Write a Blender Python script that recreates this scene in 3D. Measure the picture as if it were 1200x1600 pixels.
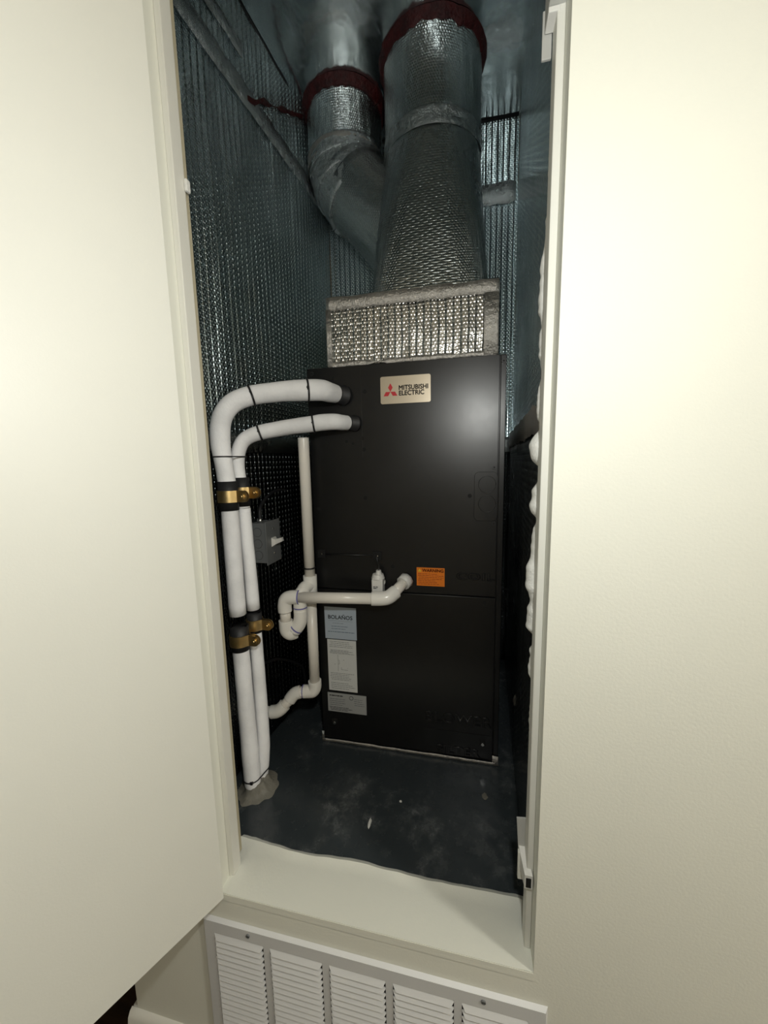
import bpy, bmesh, math, random
from mathutils import Vector, Matrix, noise
for o in list(bpy.data.objects): bpy.data.objects.remove(o)
sc = bpy.context.scene
COL = sc.collection
random.seed(4)
PI = math.pi

# ------------------------------------------------------------------ camera
cam_d = bpy.data.cameras.new('camera'); cam = bpy.data.objects.new('camera', cam_d); COL.objects.link(cam)
cam_d.sensor_fit = 'VERTICAL'; cam_d.sensor_height = 36.0; cam_d.lens = 36.0*583.48/1600
cam_d.clip_start = 0.02
yaw, pit, rol = math.radians(-12.460), math.radians(-7.658), math.radians(-1.177)
fw = Vector((math.sin(yaw)*math.cos(pit), math.cos(yaw)*math.cos(pit), math.sin(pit)))
rt0 = Vector((math.cos(yaw), -math.sin(yaw), 0)); up0 = rt0.cross(fw)
rt = rt0*math.cos(rol) + up0*math.sin(rol); up = rt.cross(fw)
cam.matrix_world = Matrix(((rt.x, up.x, -fw.x, 0), (rt.y, up.y, -fw.y, -0.566), (rt.z, up.z, -fw.z, 1.5), (0, 0, 0, 1)))
sc.camera = cam
# ------------------------------------------------------------------ world, lights, exposure
w = bpy.data.worlds.new('world'); sc.world = w; w.use_nodes = True
w.node_tree.nodes['Background'].inputs[0].default_value = (0.02, 0.022, 0.025, 1)
w.node_tree.nodes['Background'].inputs[1].default_value = 0.3
def lamp(name, kind, loc, energy, color, **kw):
    l = bpy.data.lights.new(name, kind); l.energy = energy; l.color = color
    for k, v in kw.items(): setattr(l, k, v)
    o = bpy.data.objects.new(name, l); o.location = loc; COL.objects.link(o); return o
head = lamp('head_torch', 'POINT', (0.055, -0.55, 1.725), 16.5, (0.99, 1.0, 0.95), shadow_soft_size=0.022)
hall = lamp('hall_ceiling_light', 'AREA', (2.25, -1.02, 2.69), 46, (1.0, 0.985, 0.90), shape='DISK', size=0.34)
sc.view_settings.view_transform = 'Standard'; sc.view_settings.look = 'None'
sc.view_settings.gamma = 1; sc.view_settings.use_curve_mapping = False
sc.view_settings.exposure = -0.16

# ------------------------------------------------------------------ materials
def mat(name, col=(.8, .8, .8), rough=.5, metal=0.0, spec=.5, coat=0.0):
    m = bpy.data.materials.new(name); m.use_nodes = True
    b = m.node_tree.nodes['Principled BSDF']
    b.inputs['Base Color'].default_value = (*col, 1); b.inputs['Roughness'].default_value = rough
    b.inputs['Metallic'].default_value = metal; b.inputs['Specular IOR Level'].default_value = spec
    b.inputs['Coat Weight'].default_value = coat
    return m
class NT:
    def __init__(s, m): s.t = m.node_tree; s.b = s.t.nodes['Principled BSDF']
    def n(s, kind, **kw):
        x = s.t.nodes.new(kind)
        for k, v in kw.items(): setattr(x, k, v)
        return x
    def l(s, a, b): s.t.links.new(a, b)
    def math(s, op, a, b=None, clamp=False):
        x = s.n('ShaderNodeMath', operation=op, use_clamp=clamp)
        for i, v in enumerate((a, b)):
            if v is None: continue
            if isinstance(v, (int, float)): x.inputs[i].default_value = v
            else: s.l(v, x.inputs[i])
        return x.outputs[0]
    def vmath(s, op, a, b=None):
        x = s.n('ShaderNodeVectorMath', operation=op)
        for i, v in enumerate((a, b)):
            if v is None: continue
            if isinstance(v, tuple): x.inputs[i].default_value = v
            else: s.l(v, x.inputs[i])
        return x.outputs['Value'] if op == 'LENGTH' else x.outputs[0]
    def noise(s, vec, scale, detail=2, rough=.5):
        x = s.n('ShaderNodeTexNoise'); x.inputs['Scale'].default_value = scale
        x.inputs['Detail'].default_value = detail; x.inputs['Roughness'].default_value = rough
        if vec is not None: s.l(vec, x.inputs['Vector'])
        return x.outputs[0]
    def ramp(s, fac, stops):
        x = s.n('ShaderNodeValToRGB'); e = x.color_ramp.elements
        while len(e) < len(stops): e.new(.5)
        for i, (p, c) in enumerate(stops): e[i].position = p; e[i].color = (*c, 1) if len(c) == 3 else c
        s.l(fac, x.inputs[0]); return x.outputs[0]
    def rng(s, v, a, b, c, d):
        x = s.n('ShaderNodeMapRange'); s.l(v, x.inputs[0])
        for i, k in enumerate((a, b, c, d)): x.inputs[i+1].default_value = k
        return x.outputs[0]
    def bump(s, h, dist, strength=1.0, normal=None):
        x = s.n('ShaderNodeBump'); x.inputs['Distance'].default_value = dist; x.inputs['Strength'].default_value = strength
        s.l(h, x.inputs['Height'])
        if normal: s.l(normal, x.inputs['Normal'])
        return x.outputs[0]
def obco(t): return t.n('ShaderNodeTexCoord').outputs['Object']
def geo(t): return t.n('ShaderNodeNewGeometry').outputs['Position']

def paint(name, col, rough=.55, bscale=220, bd=.0004):
    m = mat(name, col, rough); t = NT(m); p = geo(t)
    c = t.n('ShaderNodeMixRGB'); c.inputs[1].default_value = (*col, 1); c.inputs[2].default_value = (*[k*.94 for k in col], 1)
    t.l(t.noise(p, 5, 4), c.inputs[0]); t.l(c.outputs[0], t.b.inputs['Base Color'])
    t.l(t.bump(t.noise(p, bscale, 3), bd, .6), t.b.inputs['Normal']); return m
M = {}
M['wall'] = paint('cream_wall_paint', (.765, .77, .695), .6)
M['door'] = paint('cream_door_paint', (.76, .765, .71), .45, 300, .0002)
M['trim'] = paint('off_white_trim_paint', (.74, .735, .68), .42, 300, .0002)
M['raw_edge'] = paint('raw_drywall_edge', (.42, .38, .27), .8, 500, .0006)
M['hall'] = paint('hall_wall_paint', (.62, .56, .46), .7)
M['grille'] = paint('grille_enamel', (.66, .67, .68), .4, 300, .0001)
M['foam'] = paint('spray_foam', (.72, .72, .69), .85, 260, .002)
M['pvc'] = mat('white_pvc', (.86, .82, .75), .28)
M['pvc_fit'] = mat('white_pvc_fitting', (.88, .86, .81), .22)
M['purple'] = mat('purple_primer', (.16, .15, .42), .4)
M['rubber'] = mat('black_rubber', (.012, .012, .013), .55)
M['tie'] = mat('black_nylon', (.01, .01, .011), .35)
M['dark'] = mat('black_hole', (.002, .002, .002), .8)
M['steel'] = mat('zinc_screw', (.75, .75, .74), .25, 1)
M['black_screw'] = mat('black_screw', (.015, .015, .016), .3)
M['red'] = None
M['white_plastic'] = mat('white_plastic', (.72, .71, .68), .4)
M['ink'] = mat('black_ink', (.012, .012, .013), .5)
M['grey_ink'] = mat('grey_ink', (.16, .17, .18), .6)
M['blue_ink'] = mat('blue_grey_ink', (.10, .14, .20), .6)
M['logo_red'] = mat('red_ink', (.55, .02, .03), .4)
M['orange'] = mat('orange_label', (.75, .19, .01), .45)
M['orange_ink'] = mat('brown_ink', (.22, .03, .005), .5)
M['yellow'] = mat('yellow_ink', (.75, .5, .03), .5)
M['badge'] = mat('champagne_badge', (.62, .54, .42), .32, .65)
M['card_blue'] = mat('silver_blue_card', (.42, .48, .55), .4)
M['paper'] = mat('white_paper', (.62, .63, .62), .6)
M['rating'] = mat('silver_rating_label', (.45, .46, .46), .35, .3)
M['grey_and_shaded_plastic'] = mat('grey_and_shaded_plastic', (.45, .45, .43), .5)
M['box'] = mat('grey_steel_box', (.20, .21, .215), .45, .2)

def insulation():
    m = mat('white_pipe_insulation', (.8, .8, .8), .75); t = NT(m); p = geo(t)
    t.l(t.ramp(t.noise(p, 14, 4), [(.3, (.72, .72, .73)), (.6, (.85, .85, .86))]), t.b.inputs['Base Color'])
    t.l(t.bump(t.noise(p, 130, 4, .65), .0012, .7), t.b.inputs['Normal']); return m
M['insul'] = insulation()
def brass():
    m = mat('brass', (.55, .37, .14), .3, 1); t = NT(m); p = geo(t)
    t.l(t.rng(t.noise(p, 60, 4), .3, .7,   .30, .48), t.b.inputs['Roughness'])
    t.l(t.ramp(t.noise(p, 25, 3), [(.3, (.58, .41, .17)), (.7, (.74, .56, .28))]), t.b.inputs['Base Color']); return m
M['brass'] = brass()
def sealant():
    m = mat('dark_red_sealant', (.07, .004, .004), .6); t = NT(m); p = geo(t)
    t.l(t.ramp(t.noise(p, 40, 4), [(.3, (.028, .002, .002)), (.7, (.075, .004, .004))]), t.b.inputs['Base Color'])
    t.l(t.bump(t.noise(p, 90, 4), .006, 1), t.b.inputs['Normal']); return m
M['red'] = sealant()
def foil(name, col, rough, pitch, hgt, wave=.012, crumple=0.0, groove=0.0, stretch=.22, wsc=26):
    m = mat(name, col, rough, 1); t = NT(m)
    uv = t.n('ShaderNodeUVMap').outputs[0]
    q = pitch*1.732
    def dome(off):
        v = t.vmath('MULTIPLY', uv, (1/pitch, 1/q, 0)); v = t.vmath('ADD', v, (off, off, 0))
        v = t.vmath('FRACTION', v); v = t.vmath('SUBTRACT', v, (.5, .5, 0)); v = t.vmath('MULTIPLY', v, (1, 1.732, 0))
        d = t.vmath('LENGTH', v)
        d2 = t.math('MULTIPLY', d, d); d2 = t.math('MULTIPLY', d2, 4.6)
        return t.math('SUBTRACT', 1.0, d2, True)
    h = t.math('MAXIMUM', dome(0.0), dome(0.5))
    h = t.math('POWER', h, .6)
    nrm = None
    sv = t.vmath('MULTIPLY', uv, (1.0, stretch, 1.0))
    wv = t.noise(sv, wsc, 3, .55)
    nrm = t.bump(wv, wave, 1.0)
    if groove:
        g = t.vmath('MULTIPLY', uv, (1/groove, 0, 0)); g = t.vmath('FRACTION', g); g = t.vmath('SUBTRACT', g, (.5, 0, 0))
        gl = t.vmath('LENGTH', g); gl = t.rng(gl, .34, .5, 0, 1); gl = t.math('MULTIPLY', gl, -1.0)
        nrm = t.bump(gl, .0026, 1.0, nrm)
    if crumple: nrm = t.bump(t.noise(uv, 60, 5, .7), crumple, 1.0, nrm)
    if hgt: nrm = t.bump(h, hgt, 1.0, nrm)
    t.l(nrm, t.b.inputs['Normal'])
    sm = t.noise(uv, 6, 4, .6)
    t.l(t.rng(sm, .3, .75, rough*.8, rough*1.4), t.b.inputs['Roughness'])
    return m
TEAL = (.55, .655, .685)
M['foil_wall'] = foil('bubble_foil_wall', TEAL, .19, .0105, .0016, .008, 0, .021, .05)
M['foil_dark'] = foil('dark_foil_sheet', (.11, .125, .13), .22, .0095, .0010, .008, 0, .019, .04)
M['foil_duct'] = foil('bubble_foil_duct', (.54, .58, .58), .22, .0085, .0006, .008, .0012)
M['foil_plenum'] = foil('bubble_foil_plenum', (.78, .765, .73), .24, .0095, .0011, .006, .001, .019, .06)
M['tape'] = foil('foil_tape', (.64, .68, .69), .26, .01, 0, .008, .007)
M['tape_bright'] = foil('foil_tape_crumpled', (.60, .57, .53), .42, .01, 0, .004, .006)
M['sheet'] = foil('sheet_metal_ceiling', (.82, .88, .90), .15, .01, 0, .004, 0, 0, .8, 9)
def black_paint():
    m = mat('black_powder_coat', (.006, .0061, .0065), .40); t = NT(m); p = geo(t)
    t.l(t.rng(t.noise(p, 7, 4, .6), .3, .7, .29, .35), t.b.inputs['Roughness'])
    t.l(t.bump(t.noise(p, 900, 2), .0002, .35), t.b.inputs['Normal']); return m
M['black'] = black_paint()
def floor_paint():
    m = mat('dark_slate_floor', (.022, .028, .033), .34); t = NT(m); p = geo(t)
    a = t.noise(p, 7, 5, .6); b_ = t.noise(p, 34, 5, .65)
    c = t.math('MULTIPLY', t.rng(a, .5, .72, 0, 1), t.rng(b_, .42, .62, 0, 1), True)
    mx = t.n('ShaderNodeMixRGB'); mx.inputs[1].default_value = (.032, .039, .043, 1); mx.inputs[2].default_value = (.12, .128, .13, 1)
    t.l(c, mx.inputs[0]); t.l(mx.outputs[0], t.b.inputs['Base Color'])
    t.l(t.rng(b_, .3, .7, .16, .32), t.b.inputs['Roughness'])
    t.l(t.bump(t.noise(p, 9, 3), .006, .5), t.b.inputs['Normal']); return m
M['floor'] = floor_paint()
def wood():
    m = mat('dark_wood_floor', (.05, .022, .012), .4); t = NT(m); p = geo(t)
    v = t.vmath('MULTIPLY', p, (3, 40, 1))
    t.l(t.ramp(t.noise(v, 2, 4), [(.3, (.02, .011, .007)), (.7, (.05, .027, .016))]), t.b.inputs['Base Color']); return m
M['wood'] = wood()

# ------------------------------------------------------------------ mesh helpers
ORG = {}
def tag(o, label=None, cat=None, group=None, kind=None):
    for k, v in (('label', label), ('category', cat), ('group', group), ('kind', kind)):
        if v: o[k] = v
    return o
def thing(name, loc, label, cat, group=None):
    o = bpy.data.objects.new(name, None); o.empty_display_size = .05; COL.objects.link(o); o.location = loc
    ORG[o] = Vector(loc); return tag(o, label, cat, group)
def link(name, me, m, parent=None, origin=None, smooth=False):
    """me holds world coordinates; give it an origin at its own base centre"""
    if origin is None:
        xs = [v.co for v in me.vertices]
        lo = Vector([min(c[i] for c in xs) for i in range(3)]); hi = Vector([max(c[i] for c in xs) for i in range(3)])
        origin = Vector(((lo.x+hi.x)/2, (lo.y+hi.y)/2, lo.z))
    origin = Vector(origin)
    me.transform(Matrix.Translation(-origin))
    if m is not None: me.materials.clear(); me.materials.append(M[m] if isinstance(m, str) else m)
    if smooth:
        for p in me.polygons: p.use_smooth = True
    o = bpy.data.objects.new(name, me); COL.objects.link(o)
    if parent is not None: o.parent = parent; o.location = origin - ORG[parent]
    else: o.location = origin
    ORG[o] = origin; return o
def fin(name, bm, m, parent=None, smooth=False, bevel=0, seg=2, origin=None):
    if bevel:
        es = [e for e in bm.edges if len(e.link_faces) == 2 and e.calc_face_angle(0) > .5]
        bmesh.ops.bevel(bm, geom=es, offset=bevel, segments=seg, affect='EDGES', profile=.5, clamp_overlap=True)
    bmesh.ops.recalc_face_normals(bm, faces=bm.faces[:])
    me = bpy.data.meshes.new(name); bm.to_mesh(me); bm.free()
    if smooth:
        me.polygons.foreach_set('use_smooth', [True]*len(me.polygons))
        try: me.set_sharp_from_angle(angle=math.radians(20 if bevel else 40))
        except Exception: pass
    return link(name, me, m, parent, origin)
def bx(bm, x0, x1, y0, y1, z0, z1):
    r = bmesh.ops.create_cube(bm, size=1)
    for v in r['verts']:
        v.co = Vector((x0+(v.co.x+.5)*(x1-x0), y0+(v.co.y+.5)*(y1-y0), z0+(v.co.z+.5)*(z1-z0)))
    return r['verts']
def box(name, b, m, parent=None, bevel=0, seg=2):
    bm = bmesh.new(); bx(bm, *b); return fin(name, bm, m, parent, bevel > 0, bevel, seg)
def boxes(name, bs, m, parent=None, bevel=0):
    bm = bmesh.new()
    for b in bs: bx(bm, *b)
    return fin(name, bm, m, parent, False, bevel)
def uv_axes(me, fu, fv):
    l = me.uv_layers.new(name='UVMap')
    for lp in me.loops:
        c = me.vertices[lp.vertex_index].co; l.data[lp.index].uv = (fu(c), fv(c))
def spline(pts, n=10):
    """Catmull-Rom through (x,y,z,r)"""
    P = [Vector(p) for p in pts]; out = []
    for i in range(len(P)-1):
        a, b, c, d = P[max(i-1, 0)], P[i], P[i+1], P[min(i+2, len(P)-1)]
        for k in range(n):
            t = k/n
            out.append(.5*((2*b)+(c-a)*t+(2*a-5*b+4*c-d)*t*t+(3*b-a-3*c+d)*t*t*t))
    out.append(P[-1]); return out
def tube_mesh(name, pts, segs=20, cap=True, wob=0.0, uvs=True, start=None):
    """pts: (x,y,z,r) list; parallel-transport frames; UV in metres"""
    C = [Vector(p[:3]) for p in pts]; R = [p[3] for p in pts]; n = len(C)
    T = [(C[min(i+1, n-1)]-C[max(i-1, 0)]).normalized() for i in range(n)]
    ref = Vector(start) if start else (Vector((0, -1, 0)) if abs(T[0].y) < .9 else Vector((1, 0, 0)))
    u = (ref - T[0]*ref.dot(T[0])).normalized()
    vs, fs, L = [], [], [0.0]
    for i in range(n):
        if i:
            q = T[i-1].rotation_difference(T[i]); u = q @ u; u = (u - T[i]*u.dot(T[i])).normalized()
            L.append(L[-1]+(C[i]-C[i-1]).length)
        v = T[i].cross(u)
        for k in range(segs):
            a = 2*PI*k/segs; r = R[i]
            if wob:
                pp = C[i]+(u*math.cos(a)+v*math.sin(a))*r
                r *= 1+wob*noise.noise(pp*28)
            vs.append(C[i]+(u*math.cos(a)+v*math.sin(a))*r)
    for i in range(n-1):
        for k in range(segs):
            fs.append((i*segs+k, i*segs+(k+1) % segs, (i+1)*segs+(k+1) % segs, (i+1)*segs+k))
    if cap: fs.append(tuple(range(segs-1, -1, -1))); fs.append(tuple(range((n-1)*segs, n*segs)))
    me = bpy.data.meshes.new(name); me.from_pydata(vs, [], fs); me.update()
    if uvs:
        l = me.uv_layers.new(name='UVMap'); rm = sum(R)/n
        for f in me.polygons:
            for li in f.loop_indices:
                vi = me.loops[li].vertex_index; i, k = divmod(vi, segs)
                if len(f.vertices) == 4 and k == 0 and f.index % segs == segs-1: k = segs
                l.data[li].uv = (2*PI*rm*k/segs, L[i])
    me.polygons.foreach_set('use_smooth', [len(f.vertices) == 4 for f in me.polygons])
    return me
def tube(name, pts, m, parent=None, **kw): return link(name, tube_mesh(name, pts, **kw), m, parent)
def cyl(name, a, b, r, m, parent=None, segs=20): return tube(name, [(*a, r), (*b, r)], m, parent, segs=segs)
def text(name, s, x, z, size, m, parent, y, align='LEFT', sx=1.0, bold=0.0, ext=.0002, space=1.0, bev=0.0):
    c = bpy.data.curves.new(name, 'FONT'); c.body = s; c.size = size; c.align_x = align; c.extrude = ext; c.bevel_depth = bev; c.bevel_resolution = 0; c.space_character = space
    c.resolution_u = 3
    t = bpy.data.objects.new(name, c); COL.objects.link(t)
    me = bpy.data.meshes.new_from_object(t); bpy.data.objects.remove(t); bpy.data.curves.remove(c)
    for v in me.vertices: v.co = Vector((x+v.co.x*sx, y-.0002-v.co.z, z+v.co.y))
    if bold:
        bm = bmesh.new()
        for dx, dz in ((-1, 0), (1, 0), (0, -1), (0, 1), (0, 0)):
            c2 = me.copy(); c2.transform(Matrix.Translation((dx*bold, 0, dz*bold))); bm.from_mesh(c2); bpy.data.meshes.remove(c2)
        bm.to_mesh(me); bm.free()
    me.name = name
    return link(name, me, m, parent)
def poly(name, pts, y0, y1, m, parent):
    bm = bmesh.new(); f = bm.faces.new([bm.verts.new((x, y0, z)) for x, z in pts])
    r = bmesh.ops.extrude_face_region(bm, geom=[f])
    for v in r['geom']:
        if isinstance(v, bmesh.types.BMVert): v.co.y = y1
    return fin(name, bm, m, parent)
def struct(o, label=None): return tag(o, label, None, None, 'structure')
def sheet(name, p0, p1, z0, z1, m, nu=60, nv=90, amp=.007, thick=.01, side=1):
    """wall skin from (x0,y0) to (x1,y1), gently uneven, closed at the back"""
    a, b = Vector((*p0, 0)), Vector((*p1, 0)); d = b-a; ln = d.length; d.normalize(); nn = Vector((-d.y, d.x, 0))*side
    vs, fs, uvs = [], [], []
    for j in range(nv+1):
        for i in range(nu+1):
            p = a+d*ln*i/nu+Vector((0, 0, z0+(z1-z0)*j/nv))
            e = amp*(noise.noise(Vector((p.x*5, p.y*5, p.z*2.2))*1.3)+.5*noise.noise(Vector((p.x*16, p.y*16, p.z*3))))
            vs.append(p+nn*e); uvs.append((ln*i/nu, z1*j/nv))
    for j in range(nv):
        for i in range(nu):
            k = j*(nu+1)+i; fs.append((k, k+1, k+nu+2, k+nu+1))
    b0 = len(vs)
    for z in (z0, z1):
        for p in (a, b): vs.append(Vector((p.x, p.y, z))-nn*thick); uvs.append((0, 0))
    fs.append((b0, b0+2, b0+3, b0+1))
    me = bpy.data.meshes.new(name); me.from_pydata(vs, [], fs); me.update()
    l = me.uv_layers.new(name='UVMap')
    for lp in me.loops: l.data[lp.index].uv = uvs[lp.vertex_index]
    bm = bmesh.new(); bm.from_mesh(me); bmesh.ops.recalc_face_normals(bm, faces=bm.faces[:]); bm.to_mesh(me); bm.free()
    me.polygons.foreach_set('use_smooth', [True]*len(me.polygons))
    return struct(link(name, me, m))

# ================================================================== SETTING
ZS, ZC, YB = .629, 2.75, 1.055
XL, XR = -.487, .120                   # rabbet faces of the opening
# front wall round the opening and round the grille hole
GX0, GX1, GZ0, GZ1 = -.508, .118, .185, .54
wf = boxes('wall_front', [
    (XR, 2.6, 0, .06, 0, 2.75), (-.738, XL, 0, .06, 0, 2.75), (XL, XR, 0, .06, 2.30, 2.75),
    (XL, XR, 0, .115, GZ1, .6115), (XL, XR, 0, .02, .611, .6275), (XL, XR, 0, .115, 0, GZ0), (GX0-.0, XL, .001, .06, GZ0, GZ1)], 'wall')
struct(wf, 'cream painted wall around the tall closet opening')
struct(box('wall_return', (-.738, -.70, .061, 2.0, 0, 2.75), 'wall'), 'cream wall running back from the outside corner')
struct(box('wall_opposite', (-2.2, 2.65, -2.15, -2.05, 0, 2.75), 'hall'), 'beige hall wall facing the closet')
struct(box('wall_hall_right', (2.60, 2.70, -2.05, .06, 0, 2.75), 'hall'))
struct(box('wall_hall_left', (-2.3, -2.2, -2.15, 2.0, 0, 2.75), 'hall'))
struct(box('wall_hall_back', (-2.3, -.70, 2.0, 2.1, 0, 2.75), 'hall'))
struct(box('floor_hall', (-2.3, 2.7, -2.15, 2.1, -.05, 0), 'wood'), 'dark wooden hall floor')
struct(box('ceiling_hall', (-2.3, 2.7, -2.15, .06, 2.75, 2.82), 'hall'))
struct(box('ceiling_side', (-2.3, -.70, .06, 2.1, 2.75, 2.82), 'hall'))
# rounded baseboard on the wall below the door
def baseboard(name, x0, x1):
    prof = [(0, 0), (-.016, 0), (-.016, .215), (-.013, .235), (-.007, .245), (0, .248)]
    bm = bmesh.new(); A = [bm.verts.new((x0, y, z)) for y, z in prof]; B = [bm.verts.new((x1, y, z)) for y, z in prof]
    for i in range(len(prof)): bm.faces.new((A[i], A[(i+1) % len(prof)], B[(i+1) % len(prof)], B[i]))
    bm.faces.new(A); bm.faces.new(B[::-1])
    return struct(fin(name, bm, 'trim', None, True))
baseboard('baseboard_front', -.754, -.540)
baseboard('baseboard_right', .150, 2.6)
struct(box('baseboard_return', (-.754, -.738, 0, 2.0, 0, .248), 'trim', None, .004), 'cream baseboard wrapping the outside corner')
# sill with a wavy, caulked back edge
def sill():
    bm = bmesh.new(); nx, ny = 60, 10; g = []
    for i in range(nx+1):
        row = []; x = -.510+(.127+.510)*i/nx
        e = .008*noise.noise(Vector((x*7, 3, 0)))+.003*noise.noise(Vector((x*25, 9, 0)))
        if x < -.475: e -= (.0)
        for j in range(ny+1):
            t = j/ny; y = t*(.118+e) if j else .0005
            xx = x
            z = ZS+(.005*math.exp(-((t-.93)/.06)**2)*(1+.5*noise.noise(Vector((x*20, 0, 5)))))
            if t > .97: z = ZS-.004
            d = min(abs(x-XL-.012), abs(x-XR+.011)); z += .004*math.exp(-(d/.008)**2)*(1 if .02 < y < .07 else .3)
            row.append(bm.verts.new((xx, y, z)))
        g.append(row)
    for i in range(nx):
        for j in range(ny): bm.faces.new((g[i][j], g[i+1][j], g[i+1][j+1], g[i][j+1]))
    bot = [[bm.verts.new((g[i][j].co.x, g[i][j].co.y, .612)) for i in range(nx+1)] for j in (0, ny)]
    for i in range(nx):
        bm.faces.new((g[i][0], bot[0][i], bot[0][i+1], g[i+1][0])); bm.faces.new((g[i][ny], g[i+1][ny], bot[1][i+1], bot[1][i]))
        bm.faces.new((bot[0][i], bot[1][i], bot[1][i+1], bot[0][i+1]))
    o = fin('trim_1', bm, 'wall', None, True); struct(o, 'cream painted sill board below the closet opening'); return o
sill()
# door stops / jambs
def jamb(name, s, lab):
    x0, x1 = (XL, XL+.012) if s < 0 else (XR-.011, XR)
    j = thing(name, ((x0+x1)/2, .045, ZS), None, None); struct(j, lab)
    box('stop', (x0, x1, .031, .057, ZS+.002, 2.30), 'trim', j, .0018)
    if s < 0: box('raw_edge', (x0-.02, x1-.002, .0575, .066, ZS+.03, 2.30), 'raw_edge', j)
    else: box('raw_edge', (x0+.002, x1+.02, .0575, .062, ZS+.03, 2.30), 'trim', j)
    return j
jl = jamb('trim_2', -1, 'off-white door stop on the left jamb beside the open door')
jr = jamb('trim_3', 1, 'off-white door stop on the right jamb with the catches')
struct(box('trim_4', (XL, XR, .031, .057, 2.285, 2.30), 'trim'), 'off-white head stop above the opening')
box('paint_chip', (XL+.0125, XL+.0185, .052, .062, 1.965, 1.985), 'foam', jl, .002)
# open door leaf (hinged on the left edge, opened past a right angle)
def door():
    h = Vector((-.478, -.0015, 0)); d = Vector((-.098, -.201, 0)).normalized(); nn = Vector((d.y, -d.x, 0))
    if nn.x > 0: nn = -nn
    bm = bmesh.new(); A = []
    for z in (.620, 2.285):
        for u, v in ((0, 0), (.60, 0), (.60, .03), (0, .03)):
            p = h+d*u+nn*v; A.append(bm.verts.new((p.x, p.y, z)))
    bm.faces.new(A[:4]); bm.faces.new(A[4:])
    for i in range(4): bm.faces.new((A[i], A[(i+1) % 4], A[4+(i+1) % 4], A[4+i]))
    o = fin('door_1', bm, 'door', None, True, .0012, 2); struct(o, 'plain cream closet door standing open at the left'); return o
door()
# closet shell
wl = sheet('wall_left', (-.650, .062), (-.5675, YB), ZS-.01, ZC, 'foil_wall', side=-1)
wb = sheet('wall_back', (-.5675, YB), (.180, YB), ZS-.01, ZC, 'foil_wall', side=-1)
wr = sheet('wall_right', (.180, YB), (.128, .062), ZS-.01, ZC, 'foil_wall', side=-1, amp=.003)
wl['label'] = 'bubble foil insulated left wall of the closet'; wb['label'] = 'bubble foil insulated back wall of the closet'
wr['label'] = 'bubble foil insulated right wall of the closet'
def flat_grid(name, x0, x1, y0, y1, z, m, nx=30, ny=30, amp=.002, th=.03, lab=None):
    bm = bmesh.new(); g = [[bm.verts.new((x0+(x1-x0)*i/nx, y0+(y1-y0)*j/ny, z+amp*noise.noise(Vector((i*.5, j*.35, 2))))) for j in range(ny+1)] for i in range(nx+1)]
    for i in range(nx):
        for j in range(ny): bm.faces.new((g[i][j], g[i+1][j], g[i+1][j+1], g[i][j+1]))
    bmesh.ops.recalc_face_normals(bm, faces=bm.faces[:])
    me = bpy.data.meshes.new(name); bm.to_mesh(me); bm.free(); uv_axes(me, lambda c: c.x, lambda c: c.y)
    me.polygons.foreach_set('use_smooth', [True]*len(me.polygons))
    o = link(name, me, m, None, (0, .5, z)); struct(o, lab); return o
fl = flat_grid('floor', -.66, .19, .10, YB+.01, ZS-.003, 'floor', lab='dark slate coloured closet floor with scuffs')
ce = flat_grid('ceiling', -.66, .19, .062, YB+.01, ZC, 'sheet', lab='smooth sheet metal closet ceiling')
struct(boxes('wall_enclosure', [(-.70, -.66, .061, 1.10, .55, 2.82), (.20, .24, .061, 1.10, .55, 2.82), (-.66, .20, 1.075, 1.115, .55, 2.82), (-.66, .20, .062, 1.075, 2.765, 2.82), (-.66, .20, .12, 1.075, .56, .60)], 'raw_edge'))
# dark return-air cavity behind the grille
struct(boxes('wall_cavity', [(-.66, .20, .50, .54, 0, .56), (-.70, -.66, .06, .54, 0, .55), (.20, .24, .06, .54, 0, .55)], 'raw_edge'))
# foil tape seams on the closet walls (raised strips)
def strip(name, parent, p0, p1, z0, z1, off, m='tape', n=30, ragged=.004, seed=0, rise=0.0):
    a, b = Vector((*p0, 0)), Vector((*p1, 0)); d = (b-a); ln = d.length; d.normalize(); nn = Vector((d.y, -d.x, 0))
    vs, fs, uv = [], [], []
    for i in range(n+1):
        x = ln*i/n; e0 = ragged*noise.noise(Vector((x*18, seed, 1))); e1 = ragged*noise.noise(Vector((x*18, seed, 7)))
        zz = [z0+e0+rise*i/n, (z0+z1)/2+rise*i/n, z1+e1+rise*i/n]
        for k, z in enumerate(zz):
            vs.append(a+d*x+nn*(off+.0015*noise.noise(Vector((x*40, z*40, seed))))+Vector((0, 0, z))); uv.append((x, z))
    for i in range(n):
        for k in range(2): q = i*3+k; fs.append((q, q+3, q+4, q+1))
    me = bpy.data.meshes.new(name); me.from_pydata(vs, [], fs); me.update()
    l = me.uv_layers.new(name='UVMap')
    for lp in me.loops: l.data[lp.index].uv = uv[lp.vertex_index]
    me.polygons.foreach_set('use_smooth', [True]*len(me.polygons))
    o = link(name, me, m, parent)
    sm = o.modifiers.new('thickness', 'SOLIDIFY'); sm.thickness = .0012; sm.offset = 0; return o
LA, LB = (-.650, .062), (-.5675, YB); BA, BB = LB, (.180, YB); RA, RB = (.180, YB), (.128, .062)
def on(p, q, t): return (p[0]+(q[0]-p[0])*t, p[1]+(q[1]-p[1])*t)
strip('foil_tape', wl, on(LA, LB, .02), on(LA, LB, .99), 2.488, 2.545, .0055, 'tape', seed=1)
strip('foil_tape', wl, on(LA, LB, .02), on(LA, LB, .45), 2.600, 2.640, .0055, 'tape', seed=5)
strip('foil_tape', wl, on(LA, LB, .05), on(LA, LB, .99), 1.535, 1.585, .0105, 'tape', seed=2)
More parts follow.
